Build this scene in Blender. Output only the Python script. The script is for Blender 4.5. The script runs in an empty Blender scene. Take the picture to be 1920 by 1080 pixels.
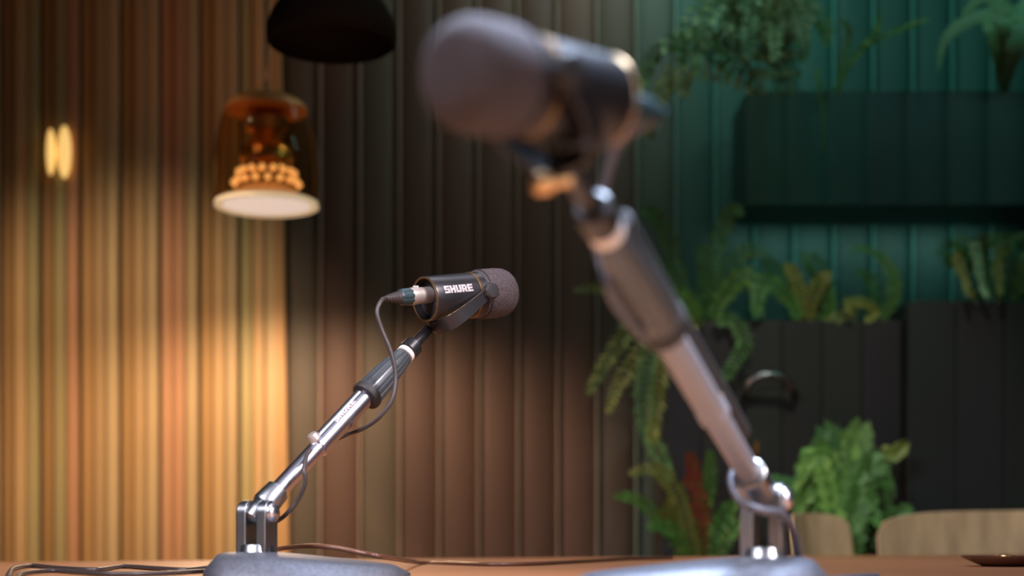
import bpy, bmesh, math, random
from mathutils import Vector, Matrix
PI = math.pi
random.seed(7)
scn = bpy.context.scene
col = scn.collection

# ------------------------------------------------------------------ camera
FPX, HOR, CAMZ = 2800.0, 1000.0, 0.804          # focal length and horizon row of the 1920x1080 frame, camera height
cam_d = bpy.data.cameras.new('camera'); cam = bpy.data.objects.new('camera', cam_d); col.objects.link(cam)
cam.location = (0, 0, CAMZ); cam.rotation_euler = (PI/2, 0, 0)
cam_d.sensor_width = 36; cam_d.lens = 36*FPX/1920
cam_d.shift_y = (HOR-540)/1920; cam_d.clip_start = 0.05
cam_d.dof.use_dof = True; cam_d.dof.focus_distance = 2.13; cam_d.dof.aperture_fstop = 2.5
scn.camera = cam
scn.view_settings.view_transform = 'Standard'; scn.view_settings.look = 'None'
scn.view_settings.exposure = 0.0; scn.view_settings.gamma = 1.0
try: scn.view_settings.use_curve_mapping = False
except Exception: pass

# ------------------------------------------------------------------ world and lights
w = bpy.data.worlds.new('world'); scn.world = w; w.use_nodes = True
w.node_tree.nodes['Background'].inputs[0].default_value = (0.62, 0.60, 0.62, 1)
w.node_tree.nodes['Background'].inputs[1].default_value = 0.036

def light(kind, name, loc, target, energy, color, **kw):
    d = bpy.data.lights.new(name, kind); d.energy = energy; d.color = color
    for k, v in kw.items(): setattr(d, k, v)
    o = bpy.data.objects.new(name, d); col.objects.link(o); o.location = loc
    v = Vector(target)-Vector(loc); o.rotation_euler = v.to_track_quat('-Z', 'Y').to_euler()
    return o
LX, LY, LZ = -0.69, 4.2, CAMZ+0.925              # pendant opening
SPR = math.radians
light('AREA', 'window_light', (-1.3, 0.3, 2.5), (-0.12, 2.05, 0.95), 12, (0.88, 0.86, 1.0), shape='RECTANGLE', size=1.6, size_y=1.0, spread=SPR(50))  # added unseen soft key for the microphone highlights
light('AREA', 'ceiling_panel_right', (1.25, 0.55, 2.55), (-0.24, 2.0, 0.90), 4.5, (1.0, 0.90, 0.97), shape='RECTANGLE', size=0.55, size_y=1.2, spread=SPR(24))  # added to lay a pale highlight along the left tube
light('AREA', 'side_window', (2.0, -0.6, 1.7), (0.15, 1.3, 0.9), 3.5, (0.85, 0.85, 1.0), shape='RECTANGLE', size=1.4, size_y=1.6, spread=SPR(45))  # added dim cool fill for the near stand
light('AREA', 'ceiling_panel', (0.22, 1.45, 2.6), (0.03, 0.95, 1.05), 34, (0.60, 0.74, 1.0), shape='RECTANGLE', size=0.9, size_y=0.5, spread=SPR(60))  # added cool light brightening the near microphone's top
light('AREA', 'ceiling_wash', (0.45, 4.35, 2.98), (0.45, 4.9, 2.35), 8, (0.66, 0.88, 0.76), shape='RECTANGLE', size=0.7, size_y=0.15)
light('AREA', 'plant_light', (1.7, 3.6, 2.95), (1.3, 4.8, 1.9), 4.6, (0.42, 1.0, 0.86), shape='RECTANGLE', size=0.9, size_y=0.3)
light('SPOT', 'wall_spot', (-1.35, 3.2, 2.8), (-1.25, 4.9, 0.66), 160, (1.0, 0.70, 0.42), spot_size=SPR(56), spot_blend=0.9, shadow_soft_size=0.06)  # extra spot added to brighten the lower slats
light('AREA', 'table_light', (0.5, 2.9, 2.9), (0.5, 2.9, 0), 5, (0.85, 0.85, 1.0), shape='RECTANGLE', size=1.6, size_y=0.7, spread=SPR(70))  # added overhead soft light for highlights on tubes and feet
light('SPOT', 'downlight_left', (-1.68, 4.52, 2.68), (-1.68, 4.56, 0.9), 5, (1.0, 0.64, 0.36), spot_size=SPR(62), spot_blend=0.8, shadow_soft_size=0.06)
light('SPOT', 'bush_light', (0.7, 2.7, 2.9), (0.88, 4.25, 1.05), 62, (0.95, 1.0, 0.85), spot_size=SPR(40), spot_blend=0.6, shadow_soft_size=0.05)

# ------------------------------------------------------------------ helpers
def P(x, y, Y): return Vector(((x-960)/FPX*Y, Y, CAMZ+(HOR-y)/FPX*Y))

def mat(name, color, rough=0.5, metal=0.0, noise=None, obj_color=False, bump=None, emit=None, spec=0.5, trans=0.0, coat=0.0, alpha=1.0, ior=1.45):
    """noise=(scale xyz, amount, second colour); bump=(scale xyz, strength, distance)"""
    m = bpy.data.materials.new(name); m.use_nodes = True; nt = m.node_tree; N = nt.nodes; L = nt.links
    b = N['Principled BSDF']; b.inputs['Roughness'].default_value = rough; b.inputs['Metallic'].default_value = metal
    b.inputs['Specular IOR Level'].default_value = spec; b.inputs['Transmission Weight'].default_value = trans
    b.inputs['Coat Weight'].default_value = coat; b.inputs['Alpha'].default_value = alpha; b.inputs['IOR'].default_value = ior
    b.inputs['Base Color'].default_value = (*color, 1)
    src = None
    if obj_color:
        oi = N.new('ShaderNodeObjectInfo'); src = oi.outputs['Color']; L.new(src, b.inputs['Base Color'])
    tc = N.new('ShaderNodeTexCoord')
    def tex(scale, detail=4):
        mp = N.new('ShaderNodeMapping'); mp.inputs['Scale'].default_value = scale
        L.new(tc.outputs['Object'], mp.inputs['Vector'])
        t = N.new('ShaderNodeTexNoise'); t.inputs['Scale'].default_value = 1; t.inputs['Detail'].default_value = detail
        L.new(mp.outputs[0], t.inputs['Vector']); return t
    if noise:
        t = tex(noise[0]); r = N.new('ShaderNodeMapRange'); L.new(t.outputs['Fac'], r.inputs[0])
        r.inputs[1].default_value = 0.35; r.inputs[2].default_value = 0.68; r.inputs[3].default_value = 0; r.inputs[4].default_value = noise[1]
        mx = N.new('ShaderNodeMix'); mx.data_type = 'RGBA'; L.new(r.outputs[0], mx.inputs[0])
        if src: L.new(src, mx.inputs[6])
        else: mx.inputs[6].default_value = (*color, 1)
        if len(noise) > 2 and noise[2]: mx.inputs[7].default_value = (*noise[2], 1)
        L.new(mx.outputs[2], b.inputs['Base Color'])
    if bump:
        t = tex(bump[0], 3); bp = N.new('ShaderNodeBump'); bp.inputs['Strength'].default_value = bump[1]; bp.inputs['Distance'].default_value = bump[2]
        L.new(t.outputs['Fac'], bp.inputs['Height']); L.new(bp.outputs[0], b.inputs['Normal'])
    if emit:
        b.inputs['Emission Color'].default_value = (*emit[0], 1); b.inputs['Emission Strength'].default_value = emit[1]
    return m

M = {}
M['slat'] = mat('slat_wood', (0.5, 0.3, 0.13), 0.55, noise=((9, 9, 0.8), 0.55, (0.30, 0.15, 0.055)), obj_color=True, bump=((60, 60, 2), 0.25, 0.002))
M['panel'] = mat('panel_lacquer', (0.1, 0.1, 0.1), 0.6, noise=((4, 4, 0.5), 0.25, (0.05, 0.035, 0.03)), obj_color=True)
M['backing'] = mat('dark_backing', (0.035, 0.022, 0.014), 0.8)
M['floor'] = mat('floor_oak', (0.10, 0.06, 0.035), 0.5, noise=((1, 12, 1), 0.6, (0.06, 0.035, 0.02)))
M['ceiling'] = mat('ceiling_paint', (0.06, 0.05, 0.045), 0.9, noise=((3, 3, 3), 0.2, (0.05, 0.04, 0.04)))
M['table'] = mat('table_oak', (0.34, 0.15, 0.065), 0.42, noise=((1.2, 14, 4), 0.6, (0.30, 0.12, 0.05)), bump=((4, 70, 4), 0.1, 0.001))
M['black_body'] = mat('black_aluminium', (0.018, 0.017, 0.019), 0.33, metal=0.3, noise=((30, 30, 30), 0.3, (0.03, 0.028, 0.03)), spec=0.8)
M['black_matte'] = mat('black_rubber', (0.02, 0.018, 0.018), 0.6, noise=((40, 40, 40), 0.3, (0.035, 0.03, 0.03)))
M['foam'] = mat('foam_grey', (0.04, 0.032, 0.034), 0.95, noise=((700, 700, 700), 0.9, (0.14, 0.112, 0.112)), bump=((600, 600, 600), 1.0, 0.0015), spec=0.2)
M['brass_edge'] = mat('bronze_rim', (0.42, 0.27, 0.13), 0.35, metal=0.9, noise=((50, 50, 50), 0.3, (0.3, 0.18, 0.09)))
M['chrome'] = mat('chrome', (0.62, 0.59, 0.64), 0.27, metal=1.0, noise=((20, 20, 20), 0.2, (0.5, 0.48, 0.55)))
M['steel'] = mat('brushed_steel', (0.34, 0.35, 0.36), 0.32, metal=1.0, noise=((90, 90, 20), 0.35, (0.22, 0.23, 0.25)))
M['grip'] = mat('grip_plastic', (0.045, 0.052, 0.056), 0.28, noise=((60, 60, 60), 0.2, (0.03, 0.035, 0.04)), spec=0.9)
M['satin'] = mat('satin_metal', (0.25, 0.245, 0.265), 0.42, metal=0.25, noise=((20, 20, 20), 0.2, (0.34, 0.33, 0.36)))
M['white_ring'] = mat('white_plastic', (0.78, 0.70, 0.66), 0.5, noise=((60, 60, 60), 0.2, (0.6, 0.55, 0.5)))
M['print'] = mat('logo_print', (0.42, 0.38, 0.38), 0.6, noise=((200, 200, 200), 0.15, (0.6, 0.55, 0.55)))
M['nickel'] = mat('nickel', (0.46, 0.40, 0.36), 0.42, metal=0.6, noise=((90, 90, 90), 0.3, (0.4, 0.32, 0.27)))
M['teal_plastic'] = mat('connector_barrel', (0.02, 0.04, 0.045), 0.35, noise=((80, 80, 80), 0.3, (0.02, 0.04, 0.045)))
M['cable'] = mat('cable_rubber', (0.045, 0.035, 0.033), 0.45, noise=((90, 90, 90), 0.3, (0.07, 0.055, 0.05)))
M['base'] = mat('base_metal', (0.10, 0.10, 0.115), 0.5, metal=0.6, noise=((180, 180, 180), 0.5, (0.16, 0.17, 0.2)), bump=((400, 400, 400), 0.4, 0.0006))
M['chair'] = mat('chair_veneer', (0.66, 0.46, 0.26), 0.6, noise=((26, 26, 5), 0.75, (0.40, 0.26, 0.15)))
M['chair_leg'] = mat('chair_leg_wood', (0.10, 0.06, 0.04), 0.5, noise=((9, 9, 2), 0.4, (0.06, 0.04, 0.03)))
M['planter'] = mat('planter_dark', (0.022, 0.026, 0.024), 0.55, noise=((5, 5, 1), 0.4, (0.012, 0.016, 0.015)), obj_color=True)
M['soil'] = mat('soil', (0.03, 0.02, 0.014), 0.95, noise=((40, 40, 40), 0.6, (0.05, 0.035, 0.02)))
M['leaf'] = mat('leaf', (0.1, 0.3, 0.05), 0.5, noise=((28, 28, 28), 0.45, (0.05, 0.12, 0.03)), obj_color=True)
M['stem'] = mat('stem', (0.12, 0.16, 0.05), 0.6, noise=((30, 30, 30), 0.3, (0.1, 0.08, 0.03)), obj_color=True)
M['amber_glass'] = mat('amber_glass', (0.93, 0.70, 0.45), 0.03, noise=((5, 5, 5), 0.2, (0.85, 0.6, 0.35)), trans=1.0, ior=1.12)
M['amber_cap'] = mat('copper_cap', (0.85, 0.38, 0.14), 0.5, metal=0.25, noise=((12, 12, 12), 0.3, (0.35, 0.14, 0.05)))
M['brass'] = mat('lamp_brass', (0.75, 0.45, 0.2), 0.28, metal=0.9, noise=((12, 12, 12), 0.3, (0.6, 0.32, 0.12)))
M['bead'] = mat('glowing_bead', (1, 0.7, 0.35), 0.4, emit=((1.0, 0.58, 0.24), 0.75), noise=((12, 12, 12), 0.1, (1, 0.6, 0.3)))
M['diffuser'] = mat('lit_diffuser', (0.9, 0.85, 0.8), 0.5, emit=((1.0, 0.80, 0.68), 0.62), noise=((12, 12, 12), 0.1, (0.9, 0.8, 0.7)))
M['rim_white'] = mat('diffuser_rim', (0.9, 0.78, 0.6), 0.4, emit=((1.0, 0.72, 0.42), 0.42), noise=((12, 12, 12), 0.1, (0.9, 0.7, 0.5)))
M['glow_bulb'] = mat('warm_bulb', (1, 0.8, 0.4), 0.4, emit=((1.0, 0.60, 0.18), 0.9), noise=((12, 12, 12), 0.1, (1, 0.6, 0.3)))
M['bronze_dark'] = mat('dark_bronze', (0.024, 0.016, 0.011), 0.8, noise=((8, 8, 8), 0.3, (0.018, 0.012, 0.008)), spec=0.1)
M['tray'] = mat('walnut', (0.13, 0.055, 0.03), 0.35, noise=((40, 10, 10), 0.5, (0.07, 0.03, 0.02)))

ORG = {}
class MB:
    def __init__(s): s.v = []; s.f = []
    def add(s, vs, fs):
        n = len(s.v); s.v += [Vector(p) for p in vs]; s.f += [tuple(i+n for i in f) for f in fs]; return s
    def xf(s, M_): s.v = [M_ @ p for p in s.v]; return s
    def box(s, c, d, R=None):
        vs = [Vector((x*d[0]/2, y*d[1]/2, z*d[2]/2)) for x in (-1, 1) for y in (-1, 1) for z in (-1, 1)]
        if R: vs = [R @ p for p in vs]
        return s.add([p+Vector(c) for p in vs], [(0, 1, 3, 2), (4, 6, 7, 5), (0, 4, 5, 1), (2, 3, 7, 6), (0, 2, 6, 4), (1, 5, 7, 3)])
    def lathe(s, o, d, prof, n=32, ribs=0, ribd=0.0, twist=0.0, open_=False):
        """profile (t, r) turned around the axis d from o"""
        o = Vector(o); d = Vector(d).normalized()
        a = d.orthogonal().normalized(); b = d.cross(a); vs = []; fs = []
        for (t, r) in prof:
            for k in range(n):
                p = 2*PI*k/n; rr = r
                if ribs: rr = r*(1+ribd*(1 if math.cos(ribs*(p+twist*t)) > 0 else -1))
                vs.append(o+d*t+a*(rr*math.cos(p))+b*(rr*math.sin(p)))
        for i in range(len(prof)-1):
            for k in range(n):
                k2 = (k+1) % n; fs.append((i*n+k, i*n+k2, (i+1)*n+k2, (i+1)*n+k))
        if not open_: fs.append(tuple(range(n-1, -1, -1))); fs.append(tuple((len(prof)-1)*n+k for k in range(n)))
        return s.add(vs, fs)
    def cyl(s, a, b, r0, r1=None, n=20, cap=0.0):
        a = Vector(a); b = Vector(b); L = (b-a).length; r1 = r0 if r1 is None else r1
        c = cap or min(r0, r1, L)*0.15
        return s.lathe(a, b-a, [(0, r0-c), (c, r0), (L-c, r1), (L, r1-c)], n)
    def tube(s, pts, r, n=10, r1=None):
        pts = [Vector(p) for p in pts]; m = len(pts); vs = []; fs = []
        up = Vector((0.13, 0.31, 0.94)); a = None
        for i, p in enumerate(pts):
            d = (pts[min(i+1, m-1)]-pts[max(i-1, 0)]).normalized()
            a = (up-d*up.dot(d)).normalized() if a is None else (a-d*a.dot(d)).normalized()
            b = d.cross(a); rr = r if r1 is None else r+(r1-r)*i/(m-1)
            for k in range(n): vs.append(p+a*(rr*math.cos(2*PI*k/n))+b*(rr*math.sin(2*PI*k/n)))
        for i in range(m-1):
            for k in range(n):
                k2 = (k+1) % n; fs.append((i*n+k, i*n+k2, (i+1)*n+k2, (i+1)*n+k))
        fs.append(tuple(range(n-1, -1, -1))); fs.append(tuple((m-1)*n+k for k in range(n)))
        return s.add(vs, fs)
    def build(s, name, m, parent=None, smooth=None, color=None, loc=None, bevel=0.0):
        """vertices are world coordinates; the object's origin is its thing's base (or loc)"""
        org = ORG.get(parent.name, Vector((0, 0, 0))) if parent else Vector(loc or (0, 0, 0))
        me = bpy.data.meshes.new(name); me.from_pydata([tuple(p-org) for p in s.v], [], s.f); me.validate(); me.update()
        bm = bmesh.new(); bm.from_mesh(me); bmesh.ops.recalc_face_normals(bm, faces=bm.faces[:]); bm.to_mesh(me); bm.free()
        me.materials.append(m)
        if smooth is not None:
            me.polygons.foreach_set('use_smooth', [True]*len(me.polygons)); me.set_sharp_from_angle(angle=math.radians(smooth))
        o = bpy.data.objects.new(name, me); col.objects.link(o)
        if parent: o.parent = parent
        else: o.location = org
        ORG[o.name] = org
        if color: o.color = (*color, 1)
        if bevel:
            b = o.modifiers.new('bevel', 'BEVEL'); b.width = bevel; b.segments = 2
        return o
def thing(name, label, cat, loc, group=None):
    o = bpy.data.objects.new(name, None); col.objects.link(o); o.location = loc; o.empty_display_size = 0.05
    ORG[o.name] = Vector(loc); tag(o, label, cat, group); return o
def tag(o, label, cat, group=None):
    o['label'] = label; o['category'] = cat
    if group: o['group'] = group
    return o
def spline(pts, k=8):
    pts = [Vector(p) for p in pts]; out = []
    q = [pts[0]*2-pts[1]]+pts+[pts[-1]*2-pts[-2]]
    for i in range(1, len(q)-2):
        for j in range(k):
            t = j/k; a, b, c, d = q[i-1:i+3]
            out.append(0.5*((2*b)+(c-a)*t+(2*a-5*b+4*c-d)*t*t+(3*b-3*c+d-a)*t**3))
    out.append(pts[-1]); return out
def copy_of(o, parent=None, loc=None, rot=None, scale=None, color=None):
    c = o.copy(); col.objects.link(c)
    if parent: c.parent = parent
    if loc is not None: c.location = loc
    if rot is not None: c.rotation_euler = rot
    if scale is not None: c.scale = scale
    if color: c.color = (*color, 1)
    return c

# ------------------------------------------------------------------ setting
WY = 4.9                                         # front of the fluted wall
PITCH = 74.4/FPX*WY
TABLE_Z = CAMZ-0.054
def struct(o): o['kind'] = 'structure'; return o
struct(MB().box((0, 2.0, -0.05), (9, 8, 0.1)).build('floor', M['floor']))
struct(MB().box((0, 2.0, 3.05), (9, 8, 0.1)).build('ceiling', M['ceiling']))
wb = struct(MB().box((1.35, WY+0.11, 1.5), (4.4, 0.12, 3.0)).build('wall_back', M['backing']))
XS = (523-960)/FPX*WY
PW = PITCH*0.992
pm = MB(); arc = []
for k in range(13):
    u = -1+2*k/12; arc.append((u*PW/2, -0.022*math.sqrt(max(0, 1-(u*0.97)**2))))
for (x, y) in arc: pm.add([(x, y, 0.0)], [])
for (x, y) in arc: pm.add([(x, y, 3.0)], [])
n = len(arc); pm.f = [(i, i+1, n+i+1, n+i) for i in range(n-1)]+[(0, n, 2*n-1, n-1)]+[tuple(range(n)), tuple(range(2*n-1, n-1, -1))]
proto = pm.build('panel', M['panel'], wb, smooth=60)  # flutes added so their curves shade into vertical light-dark stripes
brown = Vector((0.112, 0.061, 0.047)); teal = Vector((0.014, 0.11, 0.095)); olive = Vector((0.100, 0.078, 0.058))  # teal blend puts the cool light on the right into the colour
for i in range(27):
    x = XS+PITCH*(i+0.5); px = 523+74.4*(i+0.5)
    t = min(1, max(0, (px-1080)/280)); t = t*t*(3-2*t)
    c = (olive if i in (0, 2) else brown).lerp(teal, t)*random.uniform(0.88, 1.14)
    o = proto if i == 0 else copy_of(proto, wb)
    o.location = (x, WY+0.045, 0); o.color = (*c, 1)
# pale strip added at each joint, its colour drawing the bright seam line
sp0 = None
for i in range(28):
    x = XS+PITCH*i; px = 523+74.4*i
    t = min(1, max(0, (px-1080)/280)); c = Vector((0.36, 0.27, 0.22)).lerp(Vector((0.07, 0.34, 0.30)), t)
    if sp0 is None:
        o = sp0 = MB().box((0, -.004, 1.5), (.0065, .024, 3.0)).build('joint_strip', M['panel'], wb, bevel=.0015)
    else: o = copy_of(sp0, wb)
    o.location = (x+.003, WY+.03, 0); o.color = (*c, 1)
# slatted timber facing on the left
wl = struct(MB().box((XS-1.32, WY+0.03, 1.5), (2.7, 0.02, 3.0)).build('wall_left', M['backing']))
SP = PITCH/3
sm = MB(); e = 0.003
prof = [(-0.5, 0.030), (-0.5, 0.003), (-0.42, 0), (0.42, 0), (0.5, 0.003), (0.5, 0.030)]
for wi, nm in ((0.036, 'slat'),):
    for z in (0, 3.0): sm.add([(a*wi, b, z) for a, b in prof], [])
    n = len(prof); sm.f = [(i, (i+1) % n, n+(i+1) % n, n+i) for i in range(n)]+[tuple(range(n)), tuple(range(2*n-1, n-1, -1))]
slat = sm.build('slat', M['slat'], wl)
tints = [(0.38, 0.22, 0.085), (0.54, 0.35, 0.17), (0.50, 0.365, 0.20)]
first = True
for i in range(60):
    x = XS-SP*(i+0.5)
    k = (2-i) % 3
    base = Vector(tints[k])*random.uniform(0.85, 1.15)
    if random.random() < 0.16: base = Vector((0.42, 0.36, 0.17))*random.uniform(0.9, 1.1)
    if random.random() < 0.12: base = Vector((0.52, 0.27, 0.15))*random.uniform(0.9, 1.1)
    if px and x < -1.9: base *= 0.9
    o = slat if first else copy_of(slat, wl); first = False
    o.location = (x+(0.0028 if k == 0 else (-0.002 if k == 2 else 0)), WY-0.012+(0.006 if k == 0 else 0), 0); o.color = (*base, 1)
# end board that leans a little: wider towards the floor
tb = MB(); a0 = P(515, 1040, WY-0.02); b0 = P(541, 1040, WY-0.02); a1 = P(515, 0, WY-0.02); b1 = P(523, 0, WY-0.02)
zlo, zhi = 0.0, 3.0
def xat(pa, pb, z): return pa.x+(pb.x-pa.x)*(z-pa.z)/(pb.z-pa.z)
vs = []
for z in (zlo, zhi):
    for yy in (WY-0.016, WY+0.02):
        vs += [(xat(a0, a1, z), yy, z), (xat(b0, b1, z), yy, z)]
tb.add(vs, [(0, 1, 3, 2), (4, 6, 7, 5), (0, 4, 5, 1), (2, 3, 7, 6), (0, 2, 6, 4), (1, 5, 7, 3)])
tb.build('end_board', M['slat'], wl, color=(0.56, 0.33, 0.15))

# ------------------------------------------------------------------ table
TZ = TABLE_Z
tr = Vector((-0.19, 3.2)); dr = Vector((1.0, 0.45)).normalized(); nr = Vector((dr.y, -dr.x))   # rear edge and the way to the front
def tp(u, v, z): q = tr+dr*u+nr*v; return Vector((q.x, q.y, z))
tbl = thing('table', 'long orange-brown wooden table carrying both microphone stands', 'table', tp(0.0, 1.2, 0))
top = MB(); U0, U1, V0, V1 = -1.35, 2.25, 0.0, 3.0
for z in (TZ-0.035, TZ): top.add([tp(U0, V0, z), tp(U1, V0, z), tp(U1, V1, z), tp(U0, V1, z)], [])
top.f = [(0, 1, 2, 3), (7, 6, 5, 4), (0, 4, 5, 1), (1, 5, 6, 2), (2, 6, 7, 3), (3, 7, 4, 0)]
top.build('tabletop', M['table'], tbl, bevel=0.004)
for u, v in ((U0+.12, V0+.12), (U1-.12, V0+.12), (U0+.12, V1-.12), (U1-.12, V1-.12)):
    MB().lathe(tp(u, v, 0), (0, 0, 1), [(0, .022), (.02, .025), (TZ-.08, .038), (TZ-.034, .04)], 16).build('leg', M['chair_leg'], tbl, smooth=40)

# ------------------------------------------------------------------ microphone
GLY = {  # heavy block letters as polygons in a 1 x 1 cell
 'S': [[(0, .74), (1, .74), (1, 1), (0, 1)], [(0, .62), (.36, .62), (.36, .74), (0, .74)], [(0, .40), (1, .40), (1, .62), (0, .62)], [(.64, .26), (1, .26), (1, .40), (.64, .40)], [(0, 0), (1, 0), (1, .26), (0, .26)]],
 'H': [[(0, 0), (.36, 0), (.36, 1), (0, 1)], [(.64, 0), (1, 0), (1, 1), (.64, 1)], [(.36, .37), (.64, .37), (.64, .63), (.36, .63)]],
 'U': [[(0, .26), (.36, .26), (.36, 1), (0, 1)], [(.64, .26), (1, .26), (1, 1), (.64, 1)], [(.08, 0), (.92, 0), (1, .26), (0, .26)]],
 'R': [[(0, 0), (.36, 0), (.36, .74), (0, .74)], [(0, .74), (.92, .74), (.8, 1), (0, 1)], [(.62, .5), (1, .5), (1, .74), (.62, .74)], [(.36, .36), (.9, .36), (1, .5), (.36, .5)], [(.42, .36), (.8, .36), (1.06, 0), (.64, 0)]],
 'E': [[(0, 0), (.36, 0), (.36, 1), (0, 1)], [(.36, .76), (1, .76), (1, 1), (.36, 1)], [(.36, .39), (.92, .39), (.92, .61), (.36, .61)], [(.36, 0), (1, 0), (1, .24), (.36, .24)]]}
def word(text, h, adv, fn):
    mb = MB(); w_ = adv*0.90; x = 0
    for ch in text:
        for poly in GLY[ch]:
            (x0, y0), (x1, y1), (x2, y2), (x3, y3) = poly; nn = 3
            vs = []; fs = []
            for lay in (0, 1):
                for j in range(nn+1):
                    t = j/nn
                    for i in range(nn+1):
                        s_ = i/nn
                        lx = (x0+(x1-x0)*s_)*(1-t)+(x3+(x2-x3)*s_)*t; ly = (y0+(y1-y0)*s_)*(1-t)+(y3+(y2-y3)*s_)*t
                        vs.append(fn(x+lx*w_, (ly-0.5)*h, lay))
            m_ = nn+1; q = m_*m_
            for j in range(nn):
                for i in range(nn):
                    a = j*m_+i
                    fs += [(a, a+1, a+m_+1, a+m_), (q+a, q+a+m_, q+a+m_+1, q+a+1)]
            for i in range(nn):
                fs += [(i, q+i, q+i+1, i+1), (nn*m_+i, nn*m_+i+1, q+nn*m_+i+1, q+nn*m_+i), (i*m_, (i+1)*m_, q+(i+1)*m_, q+i*m_), (i*m_+nn, q+i*m_+nn, q+(i+1)*m_+nn, (i+1)*m_+nn)]
            mb.add(vs, fs)
        x += adv
    return mb

def microphone(rear, front, stem_top, label, side_sign=1, lettering=True):
    """rear: centre of the rear rim; front: tip of the foam; returns frame too"""
    a = (front-rear).normalized(); L = (front-rear).length
    s = a.cross(Vector((0, 0, 1))).normalized()*side_sign; u = s.cross(a)
    if u.z < 0: u = -u
    piv = rear+a*(L*0.55)
    root = thing('microphone', label, 'microphone', stem_top)
    k = L/0.155
    MB().lathe(rear, a, [(.0125*k, .001), (.0125*k, .0275), (.0015, .0285), (0, .0292), (.0008, .0305), (.003, .031), (.03*k, .0315), (.076*k, .0318), (.077*k, .0305), (.077*k, .001)], 56).build('body', M['black_body'], root, smooth=35)
    MB().lathe(rear, a, [(-.0006, .0283), (-.0012, .0295), (-.0006, .0312), (.0010, .0308), (.0006, .0287), (-.0006, .0283)], 56, open_=True).build('rim', M['brass_edge'], root, smooth=60)
    b = MB().lathe(rear, a, [(.0115*k, .001), (.0105*k, .012), (.0108*k, .0262), (.0125*k, .0262)], 40).build('end_plate', M['black_matte'], root, smooth=35)
    MB().lathe(rear+a*(.0105*k)+s*.014-u*.010, -a, [(0, .0028), (.002, .0024), (.003, .001)], 14).build('screw', M['steel'], b, smooth=40)
    MB().lathe(rear+a*(.0105*k)+s*.019+u*.006, -a, [(0, .002), (.0015, .0018), (.0022, .0006)], 14).build('screw', M['steel'], b, smooth=40)
    rg = MB()
    for t0, t1, r in ((.0765, .0785, .0325), (.0795, .0805, .0328)): rg.lathe(rear, a, [(t0*k, r-.001), ((t0+.0003)*k, r), ((t1-.0003)*k, r), (t1*k, r-.001)], 56)
    rg.build('trim_ring', M['brass_edge'], root, smooth=35)
    MB().lathe(rear, a, [(.0766*k, .001), (.0768*k, .0315), (.0925*k, .0325), (.093*k, .001)], 56).build('collar', M['black_body'], root, smooth=35)
    fp = [(.090*k, .001), (.0905*k, .0322), (.092*k, .0338), (.105*k, .0352), (.125*k, .0353)]
    for j in range(1, 12):
        q = j/11*PI/2; fp.append(((.131+.024*math.sin(q))*k, .011+.0236*math.cos(q)**0.9 if j < 11 else .0005))
    MB().lathe(rear, a, fp, 64).build('foam_windscreen', M['foam'], root, smooth=50)
    MB().lathe(rear, a, [(.0945*k, .0335), (.0948*k, .0352), (.0962*k, .0357), (.0966*k, .034)], 56).build('foam_band', M['black_matte'], root, smooth=40)
    # yoke: U strip from pivot to pivot through the stem point
    dvec = stem_top+(-a*0.0)-piv; d = dvec-s*dvec.dot(s); nrm = s.cross(d.normalized())
    W, T, rr = 0.0405, 0.0024, []
    for i in range(41):
        ph = PI*i/40; cx, sx = math.cos(ph), math.sin(ph)
        ex = 0.78
        p = piv+s*(W*math.copysign(abs(cx)**ex, cx))+d*(sx**ex if sx > 0 else 0)
        rr.append(p)
    yk = MB(); vs = []; fs = []
    for i, p in enumerate(rr):
        t = (rr[min(i+1, 40)]-rr[max(i-1, 0)]).normalized(); o_ = nrm.cross(t).normalized()
        hw = 0.0065+0.004*math.sin(PI*i/40)**0.7
        for q in (o_*T/2-nrm*hw, o_*T/2+nrm*hw, -o_*T/2+nrm*hw, -o_*T/2-nrm*hw): vs.append(p+q)
    for i in range(40):
        for j in range(4): fs.append((i*4+j, i*4+(j+1) % 4, (i+1)*4+(j+1) % 4, (i+1)*4+j))
    fs += [(0, 1, 2, 3), (160, 163, 162, 161)]
    yoke = yk.add(vs, fs).build('yoke', M['black_body'], root, smooth=35)
    ed = MB(); ed.tube([p+nrm.cross((rr[min(i+1, 40)]-rr[max(i-1, 0)]).normalized())*T*0.5-(nrm if nrm.z < 0 else -nrm)*(0.0062+0.004*math.sin(PI*i/40)**0.7) for i, p in enumerate(rr)], 0.0006, 6)
    ed.build('yoke_edge', M['brass_edge'], yoke, smooth=60)
    for sg in (1, -1):
        kb = MB().lathe(piv+s*(sg*.034), s*sg, [(0, .0095), (.006, .0105), (.0075, .0115), (.0125, .0112), (.0145, .009), (.015, .001)], 28, ribs=9, ribd=0.03)
        kb.build('knob', M['black_matte'], root, smooth=30)
    if lettering:
        R = 0.0320; a0 = math.radians(15); adv = 0.0102
        def fn(x, y, lay):
            th = a0+y/R; r_ = R-0.0001+(0.0004 if lay else 0)
            return rear+a*((0.0130+x)*k)+s*(r_*math.cos(th))+u*(r_*math.sin(th))
        word('SHURE', 0.0108, adv, fn).build('lettering', M['print'], root)
    return root, a, s, u, piv

lm_rear, lm_front = P(797, 561, 2.06), P(957, 547, 2.15)
l_stem = P(803, 618, 2.09)
lm = microphone(lm_rear, lm_front, l_stem, 'sharp black broadcast microphone with white lettering and grey foam end', 1)
rm_rear, rm_front = P(1128, 192, 1.00), P(832, 128, 0.90)
r_stem = P(1060, 305, 0.985)
rm = microphone(rm_rear, rm_front, r_stem, 'large blurred microphone in the foreground at the top centre', -1, lettering=False)

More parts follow.
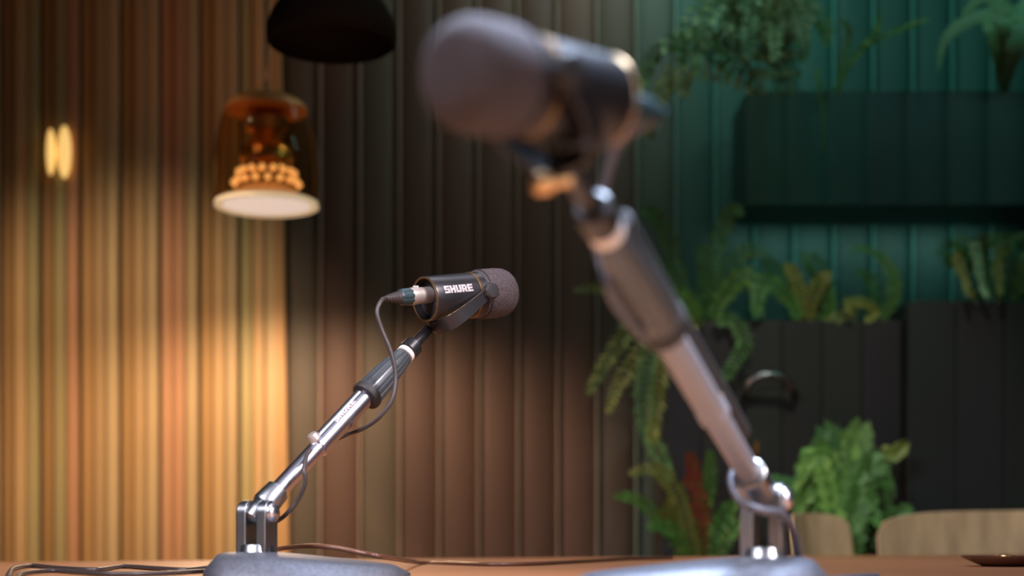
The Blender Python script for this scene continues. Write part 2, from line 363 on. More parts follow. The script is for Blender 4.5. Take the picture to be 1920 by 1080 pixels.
# ------------------------------------------------------------------ microphone stands
def stand(T, K, flip, label, blen, tube_m=None):
    d = (K-T); L = d.length; d.normalize()
    root = thing('microphone_stand', label, 'microphone stand', (K.x, K.y, TZ))
    def part(name, prof, m, parent=root, n=40, **kw): return MB().lathe(T, d, [(t*L if t < 5 else t, r) for t, r in prof], n, **kw).build(name, m, parent, smooth=35)
    part('stem', [(-.004, .0065), (.002, .0075), (.12, .0078), (.125, .006)], M['black_body'])
    part('collar', [(.088, .011), (.092, .0138), (.128, .0143), (.133, .0125)], M['black_body'])
    part('ring', [(.133, .0100), (.134, .0128), (.150, .0132), (.152, .0110)], M['white_ring'])
    g = part('grip', [(.151, .0110), (.155, .0120), (.20, .0150), (.27, .0178), (.33, .0190), (.368, .0195), (.37, .015)], M['grip'], n=120, ribs=15, ribd=.022)
    part('grip_ring', [(.362, .0180), (.366, .0208), (.385, .0214), (.392, .0200), (.393, .0140)], M['black_matte'], n=48, ribs=24, ribd=.012)
    tb_ = part('tube', [(.38, .0110), (.385, .0130), (.645, .0132), (.648, .0145), (.664, .0145), (.667, .0118), (.93, .0118), (.935, .010)], tube_m or M['chrome'])
    # side rail that runs down the arm
    up = Vector((0, 0, 1)); o1 = (up-d*up.dot(d)).normalized(); o2 = d.cross(o1)
    a = T+d*(L*.40)+o1*.0105; b = T+d*(L*.64)+o1*.0105
    MB().cyl(a, b, .0055, n=12).build('rail', M['steel'], root, smooth=35)
    MB().lathe(T+d*(L*.655)+o1*.006, o1, [(0, .009), (.010, .0085), (.014, .006), (.015, .001)], 20).build('clip', M['nickel'], root, smooth=40)
    part('sleeve', [(.885, .0130), (.889, .0165), (.955, .0178), (.965, .0165)], M['steel'])
    # knuckle: eye with a cross bolt, on a post
    ax = Vector((0.93, -0.36, 0)).normalized()*(1 if flip > 0 else 1)
    part('eye', [(.955, .0120), (.965, .0145), (1.0, .0150), (1.03, .0120), (1.04, .001)], M['steel'])
    kn = MB().lathe(K-ax*.024, ax, [(0, .008), (.002, .0125), (.046, .0125), (.0475, .012), (.052, .009), (.054, .001)], 28).build('cross_bolt', M['chrome'], root, smooth=50)
    for sg in (1, -1):
        c = K+ax*(.0145*sg)
        v = MB(); nn = 20; prof = []
        for j in range(nn+1): q = PI*j/nn; prof.append((math.cos(q)*.016, math.sin(q)*.016))
        prof = [(.016, K_drop) for K_drop in (-(K.z-TZ-.03),)]+prof+[(-.016, -(K.z-TZ-.03))]
        sd = Vector((-ax.y, ax.x, 0))
        for lay in (-.0065, .0065): v.add([c+ax*lay+sd*x+Vector((0, 0, z)) for x, z in prof], [])
        m_ = len(prof); v.f = [tuple(range(m_)), tuple(range(2*m_-1, m_-1, -1))]+[(i, (i+1) % m_, m_+(i+1) % m_, m_+i) for i in range(m_)]
        v.build('cheek', M['steel'], root, smooth=35, bevel=.0012)
    MB().lathe((K.x, K.y, TZ+.012), (0, 0, 1), [(0, .030), (.010, .028), (.018, .0225), (.026, .0215), (.028, .020), (.029, .001)], 36).build('post', M['steel'], root, smooth=35)
    # wedge foot: tall at the post, low at the toe
    nu, nv = 28, 14; vs = []; fs = []; x0, x1 = -.062, blen
    for i in range(nu+1):
        t = i/nu; x = x0+(x1-x0)*t
        hd = .085*math.sqrt(max(1e-4, 1-((t-.38)/.62)**2)) if t > .38 else .085*math.sqrt(max(1e-4, 1-((.38-t)/.40)**4))
        h = .030*(1-.62*max(0, (t-.30)/.70)**1.2)*min(1, .30+t*9)
        for j in range(nv+1):
            q = -1+2*j/nv; vs.append((K.x+flip*x, K.y+hd*q, TZ+.0005+h*(1-abs(q)**4)**.6*min(1, .3+(1-t)*8) if abs(q) < 1 else TZ+.0005))
    for i in range(nu):
        for j in range(nv):
            p = i*(nv+1)+j; fs.append((p, p+1, p+nv+2, p+nv+1))
    rim = [j for j in range(nv+1)]+[i*(nv+1)+nv for i in range(1, nu+1)]+[nu*(nv+1)+j for j in range(nv-1, -1, -1)]+[i*(nv+1) for i in range(nu-1, 0, -1)]
    fs.append(tuple(rim))
    MB().add(vs, fs).build('foot', M['base'], root, smooth=50)
    return root, d, L, o1, o2
lK = P(482, 962, 1.90); rK = P(1432, 935, 1.50)
ls, ld, lL, lo1, lo2 = stand(l_stem, lK, 1, 'chrome boom stand holding the sharp black microphone, ribbed grip', .195)
rs, rd, rL, ro1, ro2 = stand(r_stem, rK, -1, 'blurred foreground boom stand rising leftwards from the lower right', .20, M['satin'])
def arm_fn(x, y, lay):
    r_ = 0.0133+(0.0004 if lay else 0); th = math.radians(62)+y/r_
    side = lo2 if lo2.y < 0 else -lo2
    return l_stem+ld*(lL*.56-x)+side*(r_*math.cos(th))+lo1*(r_*math.sin(th))
MB().cyl(P(1160, 415, 1.10), P(1388, 812, 1.41), .0105, n=18).build('side_rod', M['black_matte'], rs, smooth=40)
MB().lathe(P(1070, 338, .992), P(1000, 345, .985)-P(1070, 338, .992), [(0, .004), (.014, .0042), (.0145, .0075), (.024, .0078), (.026, .006), (.027, .001)], 20).build('thumb_screw', M['brass'], rs, smooth=40)  # added brass piece standing in for a gold blurred highlight
word('SHURE', .0085, .0088, arm_fn).build('lettering', M['print'], ls)

# ------------------------------------------------------------------ cables
def connector(root, rear, a, s, u):
    c = rear+u*.0055-s*.001
    sh = MB().lathe(c, -a, [(-.011, .010), (-.010, .0112), (.010, .0115), (.014, .0118), (.022, .0122), (.024, .0118)], 32).build('connector_shell', M['nickel'], root, smooth=35)
    MB().box(c-a*.012+u*.0120, (.008, .004, .004)).build('latch', M['nickel'], sh, bevel=.001)
    MB().lathe(c, -a, [(.022, .009), (.023, .0118), (.039, .0112), (.041, .009)], 48, ribs=10, ribd=.03).build('connector_barrel', M['teal_plastic'], root, smooth=30)
    pr = [(.040, .006)]
    for j in range(7):
        t = .041+.0032*j; r = .0092-.00072*j; pr += [(t, r), (t+.0018, r), (t+.0019, r-.0011), (t+.0031, r-.0011)]
    pr += [(.0655, .0030)]
    MB().lathe(c, -a, pr, 28).build('connector_boot', M['cable'], root, smooth=30)
    return c-a*.063
_, la, lsd, lu, lp = lm
cab = thing('microphone_cable', 'black cable looping from the plug of the sharp microphone down its arm', 'cable', (lm_rear.x, lm_rear.y, lm_rear.z))
e0 = connector(cab, lm_rear, la, lsd, lu)
cp = [e0, P(716, 563, 1.99), P(707, 585, 1.98), P(716, 618, 1.98), P(733, 660, 1.98), P(742, 705, 1.98), P(735, 750, 1.975), P(708, 785, 1.98), P(676, 806, 2.0), P(650, 815, 2.03), P(622, 828, 2.035), P(596, 838, 1.99), P(578, 850, 1.93), P(570, 878, 1.90), P(572, 905, 1.90), P(558, 938, 1.91), P(535, 966, 1.92), P(512, 985, 1.96), P(510, 1015, 2.0)]
cp += [Vector((P(530, 1000, 2.02).x, 2.02, TZ+.012)), Vector((-.27, 2.06, TZ+.0035))]
MB().tube(spline(cp, 8), .0030, 10).build('cord', M['cable'], cab, smooth=60)
def on_table(x, y, h=.0035):           # a point of the tabletop seen at this pixel
    Y = (CAMZ-TZ-h)*FPX/(y-HOR); return Vector(((x-960)/FPX*Y, Y, TZ+h))
tc1 = [on_table(15, 1084), on_table(25, 1066), on_table(60, 1060.5), on_table(110, 1065), on_table(180, 1068), on_table(230, 1062), on_table(300, 1066), on_table(350, 1068), on_table(410, 1062), on_table(470, 1063), on_table(500, 1062)]
tag(MB().tube(spline(tc1, 8), .0034, 8).build('table_cable', M['cable'], loc=on_table(200, 1065, 0), smooth=60), 'dark wavy cable on the table left of the sharp stand', 'cable')
tc2 = [on_table(30, 1088), on_table(45, 1074), on_table(100, 1070), on_table(150, 1073), on_table(200, 1076), on_table(300, 1075), on_table(380, 1071), on_table(440, 1068)]
tag(MB().tube(spline(tc2, 8), .0030, 8).build('table_cable', M['cable'], loc=on_table(200, 1075, 0), smooth=60), 'thin dark cable on the table, nearer the camera than the wavy one', 'cable')
tc3 = [P(500, 1035, 2.06), P(530, 1028, 2.02), P(580, 1024, 1.97), P(630, 1027, 1.95), P(680, 1037, 1.95), P(730, 1046, 2.0), on_table(790, 1055), on_table(850, 1056), on_table(920, 1058), on_table(1000, 1057), on_table(1060, 1054), on_table(1120, 1051), on_table(1180, 1048), on_table(1260, 1046)]
tag(MB().tube(spline(tc3, 8), .0034, 8).build('table_cable', M['tray'], loc=on_table(860, 1056, 0), smooth=60), 'brown cable crossing the table between the two stand feet', 'cable')
# foreground microphone's cable: plug at the rear, loops beside the arm
_, ra, rsd, ru, rp = rm
cab2 = thing('microphone_cable', 'blurred dark cable hanging beside the foreground stand arm', 'cable', rm_rear)
sh = MB().lathe(rm_rear, -ra, [(-.011, .010), (.024, .0115), (.026, .009)], 28).build('connector_shell', M['nickel'], cab2, smooth=35)
MB().lathe(rm_rear, -ra, [(.022, .009), (.024, .0115), (.042, .0105), (.064, .005), (.066, .003)], 28).build('connector_boot', M['teal_plastic'], cab2, smooth=35)
e1 = rm_rear-ra*.064
cq = [e1, P(1165, 262, 1.10), P(1135, 340, 1.13), P(1120, 430, 1.14), P(1125, 480, 1.13), P(1140, 520, 1.10), P(1150, 560, 1.11), P(1190, 612, 1.14), P(1232, 650, 1.20), P(1275, 690, 1.27), P(1330, 740, 1.33), P(1372, 800, 1.40), P(1385, 850, 1.46), P(1372, 900, 1.44), P(1385, 935, 1.43), P(1420, 955, 1.42), P(1465, 965, 1.44), P(1490, 1000, 1.5), P(1500, 1060, 1.54)]
cq += [Vector((.31, 1.60, TZ+.0045)), Vector((.42, 1.72, TZ+.0045))]
MB().tube(spline(cq, 8), .0042, 10).build('cord', M['base'], cab2, smooth=60)

# ------------------------------------------------------------------ pendant lamps
pl = thing('pendant_lamp', 'amber glass pendant lamp with glowing white disc underneath', 'lamp', (LX, LY, LZ))
S = LY/FPX
def lz(y): return LZ+(380-y)*S                    # height for a picture row at the lamp's distance
def lat(prof, name, m, parent, n=48, smooth=50, c=(LX, LY)):
    return MB().lathe((c[0], c[1], 0), (0, 0, 1), prof, n).build(name, m, parent, smooth=smooth)
out = [(lz(376), 97*S), (lz(340), 99*S), (lz(300), 98*S), (lz(260), 94*S), (lz(225), 86*S), (lz(205), 78*S)]
inn = [(z, r-.003) for z, r in reversed(out)]
g = MB().lathe((LX, LY, 0), (0, 0, 1), out+inn, 48); g.f = g.f[:-2]; nP = 12
g.f += [(11*48+k, 11*48+(k+1) % 48, (k+1) % 48, k) for k in range(48)]
g.build('glass_shade', M['amber_glass'], pl, smooth=60)
lat([(lz(206), 78*S), (lz(200), 76*S), (lz(188), 66*S), (lz(178), 45*S), (lz(174), 20*S), (lz(168), 6*S), (lz(165), .001)], 'cap', M['amber_cap'], pl)
lat([(lz(246), 30*S), (lz(243), 38*S), (lz(222), 42*S), (lz(218), 36*S), (lz(206), 20*S)], 'socket_collar', M['brass'], pl)
lat([(lz(304), 44*S), (lz(301), 51*S), (lz(284), 52*S), (lz(276), 46*S), (lz(262), 30*S), (lz(246), 24*S)], 'socket', M['brass'], pl)
lat([(lz(352), 56*S), (lz(350), 57*S), (lz(306), 46*S), (lz(303), 40*S)], 'reflector', M['brass'], pl)
glint_bead = MB().lathe((0, 0, -6.5*S), (0, 0, 1), [(0.0005, .002), (2*S, 5*S), (6.5*S, 7.2*S), (11*S, 5*S), (13*S, .002)], 14)  # glowing beads stand in for bulbs reflected on the inner neck
ORG_keep = ORG[pl.name]; glint_bead.v = [p+ORG_keep for p in glint_bead.v]
b0 = glint_bead.build('bead', M['bead'], pl, smooth=60); fb = True
for row, (y_, rad, cnt) in enumerate(((322, 52, 16), (341, 60, 16))):
    for j in range(cnt):
        q = 2*PI*(j+.5*row)/cnt
        o = b0 if fb else copy_of(b0, pl); fb = False
        o.location = (rad*S*math.cos(q), rad*S*math.sin(q), lz(y_)-LZ)
lat([(lz(372), 88*S), (lz(376), 95*S), (lz(384), 97*S), (lz(386), 93*S), (lz(382), 86*S)], 'rim', M['rim_white'], pl)
lat([(lz(374), .001), (lz(374.2), 87*S), (lz(381), 90*S), (lz(383.5), 70*S), (lz(384), .001)], 'diffuser', M['diffuser'], pl)
MB().cyl((LX, LY, lz(166)), (LX, LY, 3.0), .004, n=8).build('cord', M['black_matte'], pl)
light('SPOT', 'pendant_light', (LX, LY, lz(392)), (LX, LY+.0001, 0), 105, (1.0, 0.69, 0.43), spot_size=math.radians(160), spot_blend=0.45, shadow_soft_size=0.07)
light('SPOT', 'pendant_uplight', (LX, LY, lz(150)), (LX-.35, LY+.7, 2.6), 3.0, (1.0, 0.33, 0.16), spot_size=math.radians(95), spot_blend=1.0, shadow_soft_size=0.04)
# dark dome, out of focus, at the top
DY = 3.6; dk = P(622, 82, DY); S2 = DY/FPX
dp = thing('pendant_lamp', 'dark bronze pendant dome cut off by the top edge of the photograph', 'lamp', dk)
pr = [(0, 118*S2)]+[(10*S2+110*S2*math.sin(q*PI/16), 122*S2*math.cos(q*PI/16)) for q in range(0, 8)]+[(125*S2, 14*S2), (150*S2, 10*S2)]
oo = pr+[(t-.003, max(.002, r-.003)) for t, r in reversed(pr)]
mb = MB().lathe(dk, (0, 0, 1), oo, 40); mb.f = mb.f[:-2]; mb.f += [((len(oo)-1)*40+k, (len(oo)-1)*40+(k+1) % 40, (k+1) % 40, k) for k in range(40)]
mb.build('shade', M['bronze_dark'], dp, smooth=40)
MB().cyl(dk+Vector((0, 0, 148*S2)), (dk.x, dk.y, 3.0), .004, n=8).build('cord', M['black_matte'], dp)
# glowing shapes added for a small yellow highlight among the slats
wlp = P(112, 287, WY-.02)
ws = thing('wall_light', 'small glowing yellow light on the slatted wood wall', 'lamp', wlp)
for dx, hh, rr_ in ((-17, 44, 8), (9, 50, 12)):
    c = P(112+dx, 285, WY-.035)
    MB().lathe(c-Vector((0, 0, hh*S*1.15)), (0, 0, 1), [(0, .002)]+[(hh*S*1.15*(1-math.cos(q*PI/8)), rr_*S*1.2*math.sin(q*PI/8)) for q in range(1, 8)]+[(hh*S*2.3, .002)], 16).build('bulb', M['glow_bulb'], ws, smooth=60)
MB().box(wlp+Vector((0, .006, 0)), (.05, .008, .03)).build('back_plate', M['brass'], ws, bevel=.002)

# ------------------------------------------------------------------ chairs
def chair(x, y, rz, W, zt, label, p=3.2, droop=.075, depth=.10, tilt=0.0):
    root = bpy.data.objects.new('chair', None); col.objects.link(root); root.location = (x, y, 0); root.rotation_euler = (0, 0, rz)
    ORG[root.name] = Vector((0, 0, 0)); tag(root, label, 'chair', None)
    nu, nz = 36, 8; vs = []; fs = []; z0 = .47
    for lay in (0, 1):
        for i in range(nu+1):
            q = -1+2*i/nu; ztop = zt-droop*(1-(1-abs(q)**p)**(1/p) if abs(q) < 1 else 1)-tilt*q
            for j in range(nz+1):
                t = j/nz; z = z0+(ztop-z0)*t; hw = W/2*(0.80+.20*min(1, t*1.6))
                vs.append((q*hw, -depth*q*q+.05*t+(.011 if lay else 0), z))
    m_ = nz+1; Q = (nu+1)*m_
    for i in range(nu):
        for j in range(nz):
            a = i*m_+j; fs += [(a, a+1, a+m_+1, a+m_), (Q+a, Q+a+m_, Q+a+m_+1, Q+a+1)]
        fs += [(i*m_, (i+1)*m_, Q+(i+1)*m_, Q+i*m_), (i*m_+nz, Q+i*m_+nz, Q+(i+1)*m_+nz, (i+1)*m_+nz)]
    for j in range(nz): fs += [(j, Q+j, Q+j+1, j+1), (nu*m_+j, nu*m_+j+1, Q+nu*m_+j+1, Q+nu*m_+j)]
    MB().add(vs, fs).build('backrest', M['chair'], root, smooth=40, bevel=.002)
    sv = MB(); n = 28; ring = [(W*.40*math.copysign(abs(math.cos(k*2*PI/n))**.6, math.cos(k*2*PI/n)), -.20+.20*math.copysign(abs(math.sin(k*2*PI/n))**.6, math.sin(k*2*PI/n))) for k in range(n)]
    for z in (.445, .475): sv.add([(a, b, z) for a, b in ring], [])
    sv.f = [tuple(range(n)), tuple(range(2*n-1, n-1, -1))]+[(i, (i+1) % n, n+(i+1) % n, n+i) for i in range(n)]
    sv.build('seat', M['chair'], root, smooth=40, bevel=.005)
    for sx in (-1, 1):
        for sy in (-.36, -.04):
            MB().cyl((sx*W*.36, sy+(.04 if sy > -.1 else -.03), 0), (sx*W*.27, sy, .447), .011, .016, 12).build('leg', M['chair_leg'], root, smooth=40)
    return root
cY = 4.02
chair((1872-960)/FPX*cY, cY, 0.0, 470/FPX*cY, P(0, 957, cY).z, 'wide pale wooden chair back at the lower right corner', p=3.0, droop=.062, tilt=-.004)
chair((1532-960)/FPX*cY+0.02, cY+.02, 0.75, .27, P(0, 962, cY).z, 'narrow pale wooden chair back between the foreground stand and the wide chair', p=3.4, droop=.06, depth=.05)

# ------------------------------------------------------------------ planters and plants
def planter(x0, x1, ytop, zbot, Yf, depth, label, color=(0.024, 0.022, 0.019), fluted=False):
    X0, X1 = (x0-960)/FPX*Yf, (x1-960)/FPX*Yf; Z1 = P(0, ytop, Yf).z
    root = thing('planter', label, 'planter', ((X0+X1)/2, Yf+depth/2, zbot))
    bx_ = MB(); bx_.box(((X0+X1)/2, Yf+depth/2, (zbot+Z1)/2), (X1-X0, depth-.012, Z1-zbot-.001)); bx_.build('box', M['planter'], root, color=color)
    nb = max(2, round((X1-X0)/.129)); bw = (X1-X0)/nb; pb = None
    for i in range(nb if fluted else 0):
        fm = MB(); c0 = X0+bw*(i+.5); aa = [(c0-bw*.496+bw*.992*k/12, Yf+.012-.016*math.sqrt(max(0, 1-((-1+k/6)*.97)**2))) for k in range(13)]
        for z in (zbot, Z1): fm.add([(x, y, z) for x, y in aa], [])
        fm.f = [(k, k+1, 14+k, 13+k) for k in range(12)]+[(0, 13, 25, 12), tuple(range(13)), tuple(range(25, 12, -1))]
        fm.build('board', M['panel'], root, smooth=60, color=tuple(c*random.uniform(.85, 1.2) for c in color))
    for i in range(0 if fluted else nb):
        q = MB().box((X0+bw*(i+.5), Yf, (zbot+Z1)/2), (bw-.004, .014, Z1-zbot)).build('board', M['planter'], root, color=tuple(c*random.uniform(.8, 1.3) for c in color), bevel=.002)
    MB().box(((X0+X1)/2, Yf+depth/2, Z1), (X1-X0-.02, depth-.03, .012)).build('soil', M['soil'], root)
    return root
planter(1240, 1690, 603, 0.0, 4.45, .26, 'dark floor-standing planter box under the drooping fern')
planter(1702, 2060, 567, 0.0, 4.40, .30, 'dark floor-standing planter at the right edge with pale trailing shoots', color=(.020, .022, .020))
up = planter(1400, 2080, 172, P(0, 384, 4.55).z, 4.55, .30, 'dark teal wall planter high on the right', color=(.010, .065, .058), fluted=True)
light('AREA', 'shelf_strip_light', (P(1660, 390, 4.6).x, 4.80, 1.795), (P(1660, 390, 4.6).x, 4.9, P(0, 560, 4.6).z), 0.5, (0.8, 1.0, 0.9), shape='RECTANGLE', size=0.85, size_y=0.03)  # added unseen fill brightening the wall gap below the planter

GREEN = (.075, .20, .035); YEL = (.21, .24, .045); PALE = (.17, .33, .17); BR = (.15, .34, .085); DK = (.03, .12, .03)
def frond_mesh(pts, width, nl, droop=.25, thin=.3, curl=0.0):
    """midrib with pairs of leaflets"""
    c = spline(pts, 8); mb = MB(); mb.tube(c, .0022, 5, .0008)
    m = len(c); L = sum((c[i+1]-c[i]).length for i in range(m-1))
    for k in range(nl):
        t = .06+.93*k/nl; i = min(m-2, int(t*(m-1))); p = c[i].lerp(c[i+1], t*(m-1)-i); d = (c[i+1]-c[i]).normalized()
        side = d.cross(Vector((0.1*math.sin(k), -1, 0.15))).normalized()
        wv = width*math.sin(PI*(.12+.84*t))**.7*random.uniform(.85, 1.1)
        for sg in (1, -1):
            out_ = (side*sg+d*.45+Vector((0, random.uniform(-.5, .3), -droop))).normalized()
            tip = p+out_*wv; h = d*(L/nl*thin*1.2+.002); mid = p+out_*(wv*.45)
            mb.add([p, mid+h+Vector((0, -.002, .002)), tip, mid-h], [(0, 1, 2), (0, 2, 3)])
            mb.add([mid+Vector((0, 0.001, -.002))], [])
    return mb
def vary(c, s_=.22):
    f = random.uniform(1-s_, 1+s_); return (c[0]*f*random.uniform(.85, 1.2), c[1]*f, c[2]*f*random.uniform(.8, 1.2))
def fern(name, label, cat, base, fronds, group=None):
    root = thing(name, label, cat, base, group)
    for (pts, Y, width, nl, c) in fronds:
        n_ = len(pts); w3 = [P(x, y, Y+random.uniform(-.01, .01)-.05*i/n_) for i, (x, y) in enumerate(pts)]
        frond_mesh(w3, width, nl).build('frond', M['leaf'], root, color=vary(c))
    return root
Z1 = P(0, 603, 4.45).z
fern('fern', 'blurred fern arching and drooping left of the dark planter box', 'plant', (P(1310, 600, 4.56).x, 4.56, Z1), [
 ([(1310, 606), (1260, 590), (1190, 610), (1135, 680), (1098, 745)], 4.42, .045, 26, YEL),
 ([(1310, 606), (1280, 600), (1210, 650), (1160, 720), (1140, 780)], 4.44, .040, 22, YEL),
 ([(1300, 606), (1250, 610), (1212, 690), (1212, 790), (1240, 860), (1262, 905)], 4.42, .050, 34, GREEN),
 ([(1320, 606), (1265, 620), (1238, 700), (1225, 790), (1222, 840)], 4.43, .045, 26, YEL),
 ([(1310, 606), (1275, 540), (1255, 450), (1225, 400), (1203, 402)], 4.50, .036, 24, GREEN),
 ([(1320, 606), (1280, 560), (1240, 520), (1225, 470)], 4.52, .030, 18, GREEN),
 ([(1325, 606), (1335, 520), (1350, 440), (1375, 392), (1392, 405)], 4.50, .034, 24, GREEN),
 ([(1330, 606), (1360, 550), (1395, 520), (1420, 540), (1425, 600)], 4.46, .045, 22, GREEN),
 ([(1300, 606), (1220, 555), (1140, 540), (1072, 545)], 4.50, .028, 22, YEL),
 ([(1335, 606), (1370, 600), (1395, 640), (1370, 690), (1345, 720)], 4.41, .038, 20, GREEN),
 ([(1325, 606), (1320, 560), (1325, 500), (1310, 455)], 4.50, .040, 20, DK),
 ([(1330, 606), (1345, 560), (1370, 500), (1400, 470), (1440, 478)], 4.50, .040, 20, DK),
 ([(1310, 606), (1290, 570), (1262, 560), (1235, 600), (1205, 660)], 4.43, .045, 24, GREEN)])
fern('fern', 'trailing plant with curled fronds on the middle of the dark planter box', 'plant', (P(1520, 600, 4.58).x, 4.58, Z1), [
 ([(1500, 606), (1480, 560), (1440, 530), (1420, 560), (1418, 600)], 4.45, .038, 20, GREEN),
 ([(1505, 606), (1500, 550), (1486, 510), (1470, 500)], 4.50, .030, 16, YEL),
 ([(1515, 606), (1520, 570), (1540, 525), (1560, 515)], 4.48, .032, 16, YEL),
 ([(1530, 606), (1555, 580), (1545, 540), (1520, 530)], 4.50, .030, 16, GREEN),
 ([(1540, 606), (1560, 600), (1590, 588), (1600, 575), (1580, 560)], 4.46, .028, 16, YEL),
 ([(1540, 606), (1545, 560), (1530, 500), (1500, 480)], 4.54, .045, 18, DK),
 ([(1520, 606), (1500, 560), (1460, 520), (1430, 480)], 4.54, .045, 18, DK)])
fern('fern', 'curled ring-shaped frond beside the right end of the dark planter box', 'plant', (P(1630, 600, 4.58).x, 4.58, Z1), [
 ([(1620, 606), (1655, 585), (1672, 540), (1660, 490), (1625, 468), (1588, 466)], 4.46, .020, 30, GREEN),
 ([(1618, 606), (1650, 600), (1680, 560), (1678, 510), (1655, 478)], 4.47, .016, 26, GREEN),
 ([(1620, 606), (1640, 585), (1618, 566), (1590, 572), (1596, 590)], 4.45, .022, 20, (.32, .30, .05)),
 ([(1625, 606), (1640, 560), (1630, 520), (1600, 505)], 4.50, .025, 18, DK)])
Z2 = P(0, 567, 4.40).z
fern('trailing_plant', 'pale green shoots hanging over the planter at the right edge', 'plant', (P(1850, 567, 4.52).x, 4.52, Z2), [
 ([(1830, 570), (1800, 500), (1790, 480), (1806, 520), (1816, 560)], 4.36, .022, 18, YEL),
 ([(1850, 570), (1826, 460), (1832, 480), (1840, 530), (1852, 560)], 4.36, .022, 18, PALE),
 ([(1870, 570), (1880, 470), (1868, 490), (1874, 530), (1876, 556)], 4.36, .022, 18, YEL),
 ([(1850, 570), (1840, 480), (1850, 452), (1880, 450), (1930, 438)], 4.44, .030, 22, GREEN),
 ([(1840, 570), (1810, 500), (1780, 470), (1765, 480)], 4.48, .055, 18, DK),
 ([(1850, 570), (1840, 500), (1810, 460), (1785, 465)], 4.48, .055, 18, GREEN),
 ([(1880, 570), (1890, 500), (1915, 470), (1950, 480)], 4.48, .055, 18, DK),
 ([(1900, 570), (1920, 520), (1950, 500), (1990, 520)], 4.46, .04, 18, GREEN)])
# upper planting
Z3 = P(0, 172, 4.55).z
up_l = []
for k in range(16):
    x = 1400+k*11; ex = 1290+k*17+random.uniform(-15, 15); ey = random.uniform(60, 165)
    if ex > 1500: ey = random.uniform(40, 120)
    up_l.append(([(1440+random.uniform(-20, 60), 178), ((1440+ex)/2, random.uniform(-30, 20)), (ex, ey*.45), (ex+random.uniform(-10, 10), ey)], 4.42+random.uniform(-.03, .03), .042, 20, PALE if k % 3 else GREEN))
up_l += [([(1430, 178), (1330, 100), (1290, 75)], 4.48, .03, 14, GREEN), ([(1440, 178), (1350, 60), (1265, 130), (1240, 175), (1215, 215), (1222, 268)], 4.44, .040, 28, YEL),
         ([(1440, 178), (1330, 70), (1240, 90), (1205, 150), (1200, 190)], 4.46, .035, 24, GREEN), ([(1430, 178), (1310, 130), (1280, 150), (1285, 185)], 4.42, .04, 18, YEL)]
fern('hanging_fern', 'pale green hanging fern spilling over the left end of the high wall planter', 'plant', (P(1440, 172, 4.7).x, 4.66, Z3), up_l)
fern('hanging_vine', 'thin vine trailing down the front of the high wall planter', 'plant', (P(1540, 172, 4.6).x, 4.62, Z3), [
 ([(1540, 178), (1532, 130), (1536, 160), (1542, 200), (1545, 250), (1540, 285)], 4.50, .011, 16, GREEN),
 ([(1560, 178), (1600, 110), (1640, 62), (1650, 20)], 4.5, .014, 14, GREEN),
 ([(1560, 178), (1620, 90), (1700, 50), (1745, 35)], 4.5, .012, 14, GREEN),
 ([(1570, 178), (1580, 120), (1592, 60), (1575, 40)], 4.5, .016, 14, GREEN)])
# broad drooping leaf plant top right
def blade(pts, width, fold=.15, teeth=0.0):
    c = spline(pts, 8); m = len(c); vs = []; fs = []
    for i, p in enumerate(c):
        t = i/(m-1); d = (c[min(i+1, m-1)]-c[max(i-1, 0)]).normalized()
        side = d.cross(Vector((0, -1, .1))).normalized(); wv = width*(math.sin(PI*min(1, .04+t*.96))**.75)*(1+teeth*math.sin(i*2.4)); nn = side.cross(d)
        for sg, z in ((-1, 0), (0, fold*wv), (1, 0)): vs.append(p+side*(wv*sg)+nn*z)
        for sg, z in ((-1, -.0012), (0, fold*wv-.0012), (1, -.0012)): vs.append(p+side*(wv*sg)+nn*z)
    for i in range(m-1):
        a = i*6; b = a+6
        fs += [(a, a+1, b+1, b), (a+1, a+2, b+2, b+1), (a+3, b+3, b+4, a+4), (a+4, b+4, b+5, a+5), (a, b, b+3, a+3), (a+2, a+5, b+5, b+2)]
    return MB().add(vs, fs)
bp = thing('broad_leaf_plant', 'plant with long arching toothed leaves at the top right corner', 'plant', (P(1880, 172, 4.65).x, 4.66, Z3))
for pts, wd in (([(1880, 178), (1890, 60), (1850, 28), (1800, 48), (1770, 80), (1758, 135)], .020), ([(1885, 178), (1895, 50), (1870, 5), (1840, -5), (1800, 35)], .026),
                ([(1885, 178), (1900, 60), (1915, 20), (1940, 60), (1960, 120)], .028), ([(1880, 178), (1880, 60), (1900, 30), (1905, 75), (1900, 95)], .026), ([(1880, 178), (1862, 80), (1850, 30), (1868, 20), (1850, 55)], .018), ([(1885, 178), (1905, 90), (1930, 0), (1950, -30)], .03)):
    blade([P(x, y, 4.42 if i else 4.6) for i, (x, y) in enumerate(pts)], wd, teeth=.22).build('leaf', M['leaf'], bp, smooth=60, color=vary((.10, .26, .13)))

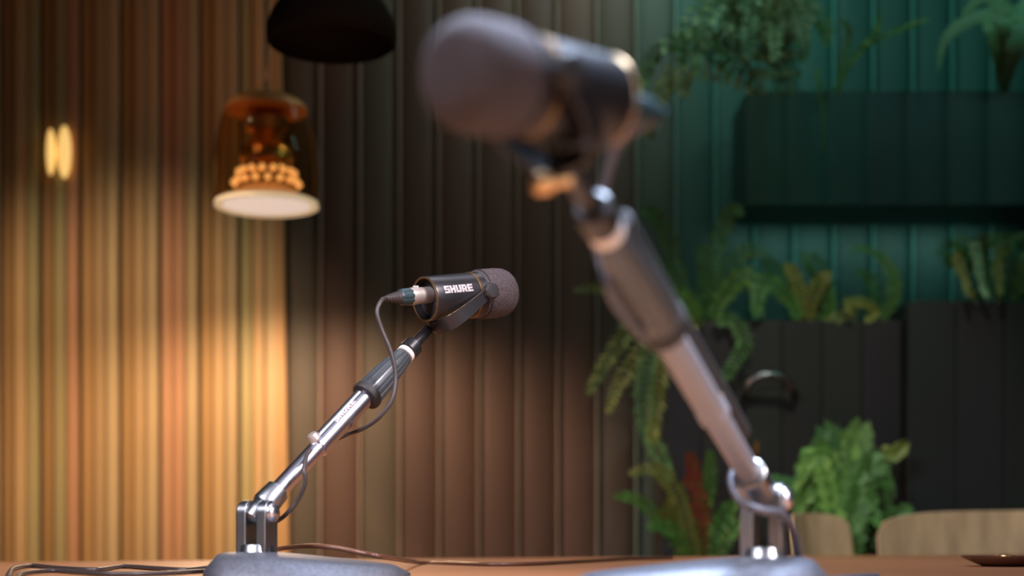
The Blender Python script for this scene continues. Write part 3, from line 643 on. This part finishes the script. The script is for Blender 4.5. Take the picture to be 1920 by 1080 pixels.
# bright bush on the floor behind the chairs
bY = 4.285
bush = thing('bushy_plant', 'bright green bushy plant rising behind the two pale chairs', 'plant', (P(1585, 1000, bY).x, bY, 0))
cx = P(1585, 0, bY).x
MB().lathe((cx, bY, 0), (0, 0, 1), [(0, .09), (.02, .10), (.36, .135), (.38, .14), (.38, .125), (.35, .12), (.35, .001)], 28).build('pot', M['planter'], bush, smooth=35, color=(.03, .03, .03))
fan = []
for k in range(36):
    q = random.uniform(-1, 1); x1 = 1585+q*95; y1 = random.uniform(842, 1010)
    if abs(q) > .75: y1 = random.uniform(860, 985)
    xm = 1585+q*55; ym = y1-random.uniform(15, 45)
    fan.append(([(1585+q*8, 1090), (1585+q*20, 980), (xm, ym), (x1, y1+random.uniform(-5, 30))], bY+random.uniform(-.08, .08), random.uniform(.035, .055), 16, vary(BR, .4)))
fan += [([(1585, 1090), (1580, 900), (1574, 840), (1570, 806)], bY, .018, 16, (.16, .32, .07)), ([(1590, 1090), (1640, 880), (1680, 850), (1692, 838)], bY, .03, 16, YEL),
        ([(1580, 1090), (1520, 960), (1480, 915), (1440, 900)], bY, .04, 18, (.10, .30, .08)), ([(1590, 1090), (1640, 1000), (1690, 962), (1705, 960)], bY, .03, 16, BR)]
for (pts, Y, wd, nl, c) in fan:
    frond_mesh([P(x, y, Y) for x, y in pts], wd, nl, thin=.75).build('frond', M['leaf'], bush, color=vary(c))
# lower fern on the floor, left of the planters
lf = [([(1310, 1090), (1290, 1000), (1270, 930), (1230, 880), (1175, 888)], 4.30, .034, 26, YEL), ([(1305, 1090), (1275, 1010), (1240, 985), (1212, 990)], 4.28, .03, 18, GREEN),
      ([(1300, 1090), (1240, 980), (1190, 935), (1150, 932)], 4.32, .026, 20, GREEN), ([(1320, 1090), (1318, 980), (1330, 900), (1332, 840)], 4.34, .03, 24, GREEN),
      ([(1330, 1090), (1345, 1000), (1362, 960), (1390, 940)], 4.30, .035, 18, GREEN), ([(1325, 1090), (1305, 960), (1300, 880), (1290, 850)], 4.34, .03, 18, (.22, .03, .015)),
      ([(1325, 1090), (1322, 990), (1308, 920), (1280, 900)], 4.33, .028, 18, (.20, .03, .015)), ([(1320, 1090), (1262, 1000), (1252, 960), (1262, 930)], 4.30, .03, 18, (.16, .16, .03)),
      ([(1325, 1090), (1360, 1010), (1385, 985), (1410, 990)], 4.28, .035, 18, GREEN), ([(1330, 1090), (1400, 900), (1415, 850), (1418, 830)], 4.36, .012, 14, (.30, .12, .02))]
lfp = fern('fern', 'low fern with yellow-green and dark red fronds near the wall behind the table', 'plant', (P(1318, 1000, 4.30).x, 4.30, 0), lf)
MB().lathe((P(1318, 0, 4.30).x, 4.30, 0), (0, 0, 1), [(0, .08), (.02, .09), (.44, .115), (.46, .12), (.46, .105), (.43, .10), (.43, .001)], 28).build('pot', M['planter'], lfp, smooth=35, color=(.03, .03, .03))

# pale curved handle-like rail on the planter front
hc = [P(1398, 735, 4.40), P(1412, 712, 4.38), P(1442, 703, 4.37), P(1472, 712, 4.38), P(1488, 735, 4.40)]
tag(MB().tube(spline([P(1396, 742, 4.447)]+hc+[P(1490, 742, 4.447)], 8), .011, 10).build('arched_handle', M['steel'], loc=P(1442, 720, 4.40), smooth=60), 'grey arched handle on the front of the dark planter box', 'handle')
# dark low dish on the table, right
dc = on_table(1885, 1062, 0)
ds = thing('dish', 'low dark wooden dish on the table at the lower right corner', 'dish', dc)
MB().lathe(dc, (0, 0, 1), [(.0005, .035), (.004, .045), (.014, .068), (.018, .070), (.017, .066), (.007, .045), (.006, .001)], 36).build('bowl', M['tray'], ds, smooth=45)
MB().lathe(dc+Vector((0, 0, .006)), (0, 0, 1), [(0, .012), (.004, .018), (.012, .016), (.015, .001)], 16).build('knob', M['brass'], ds, smooth=60)
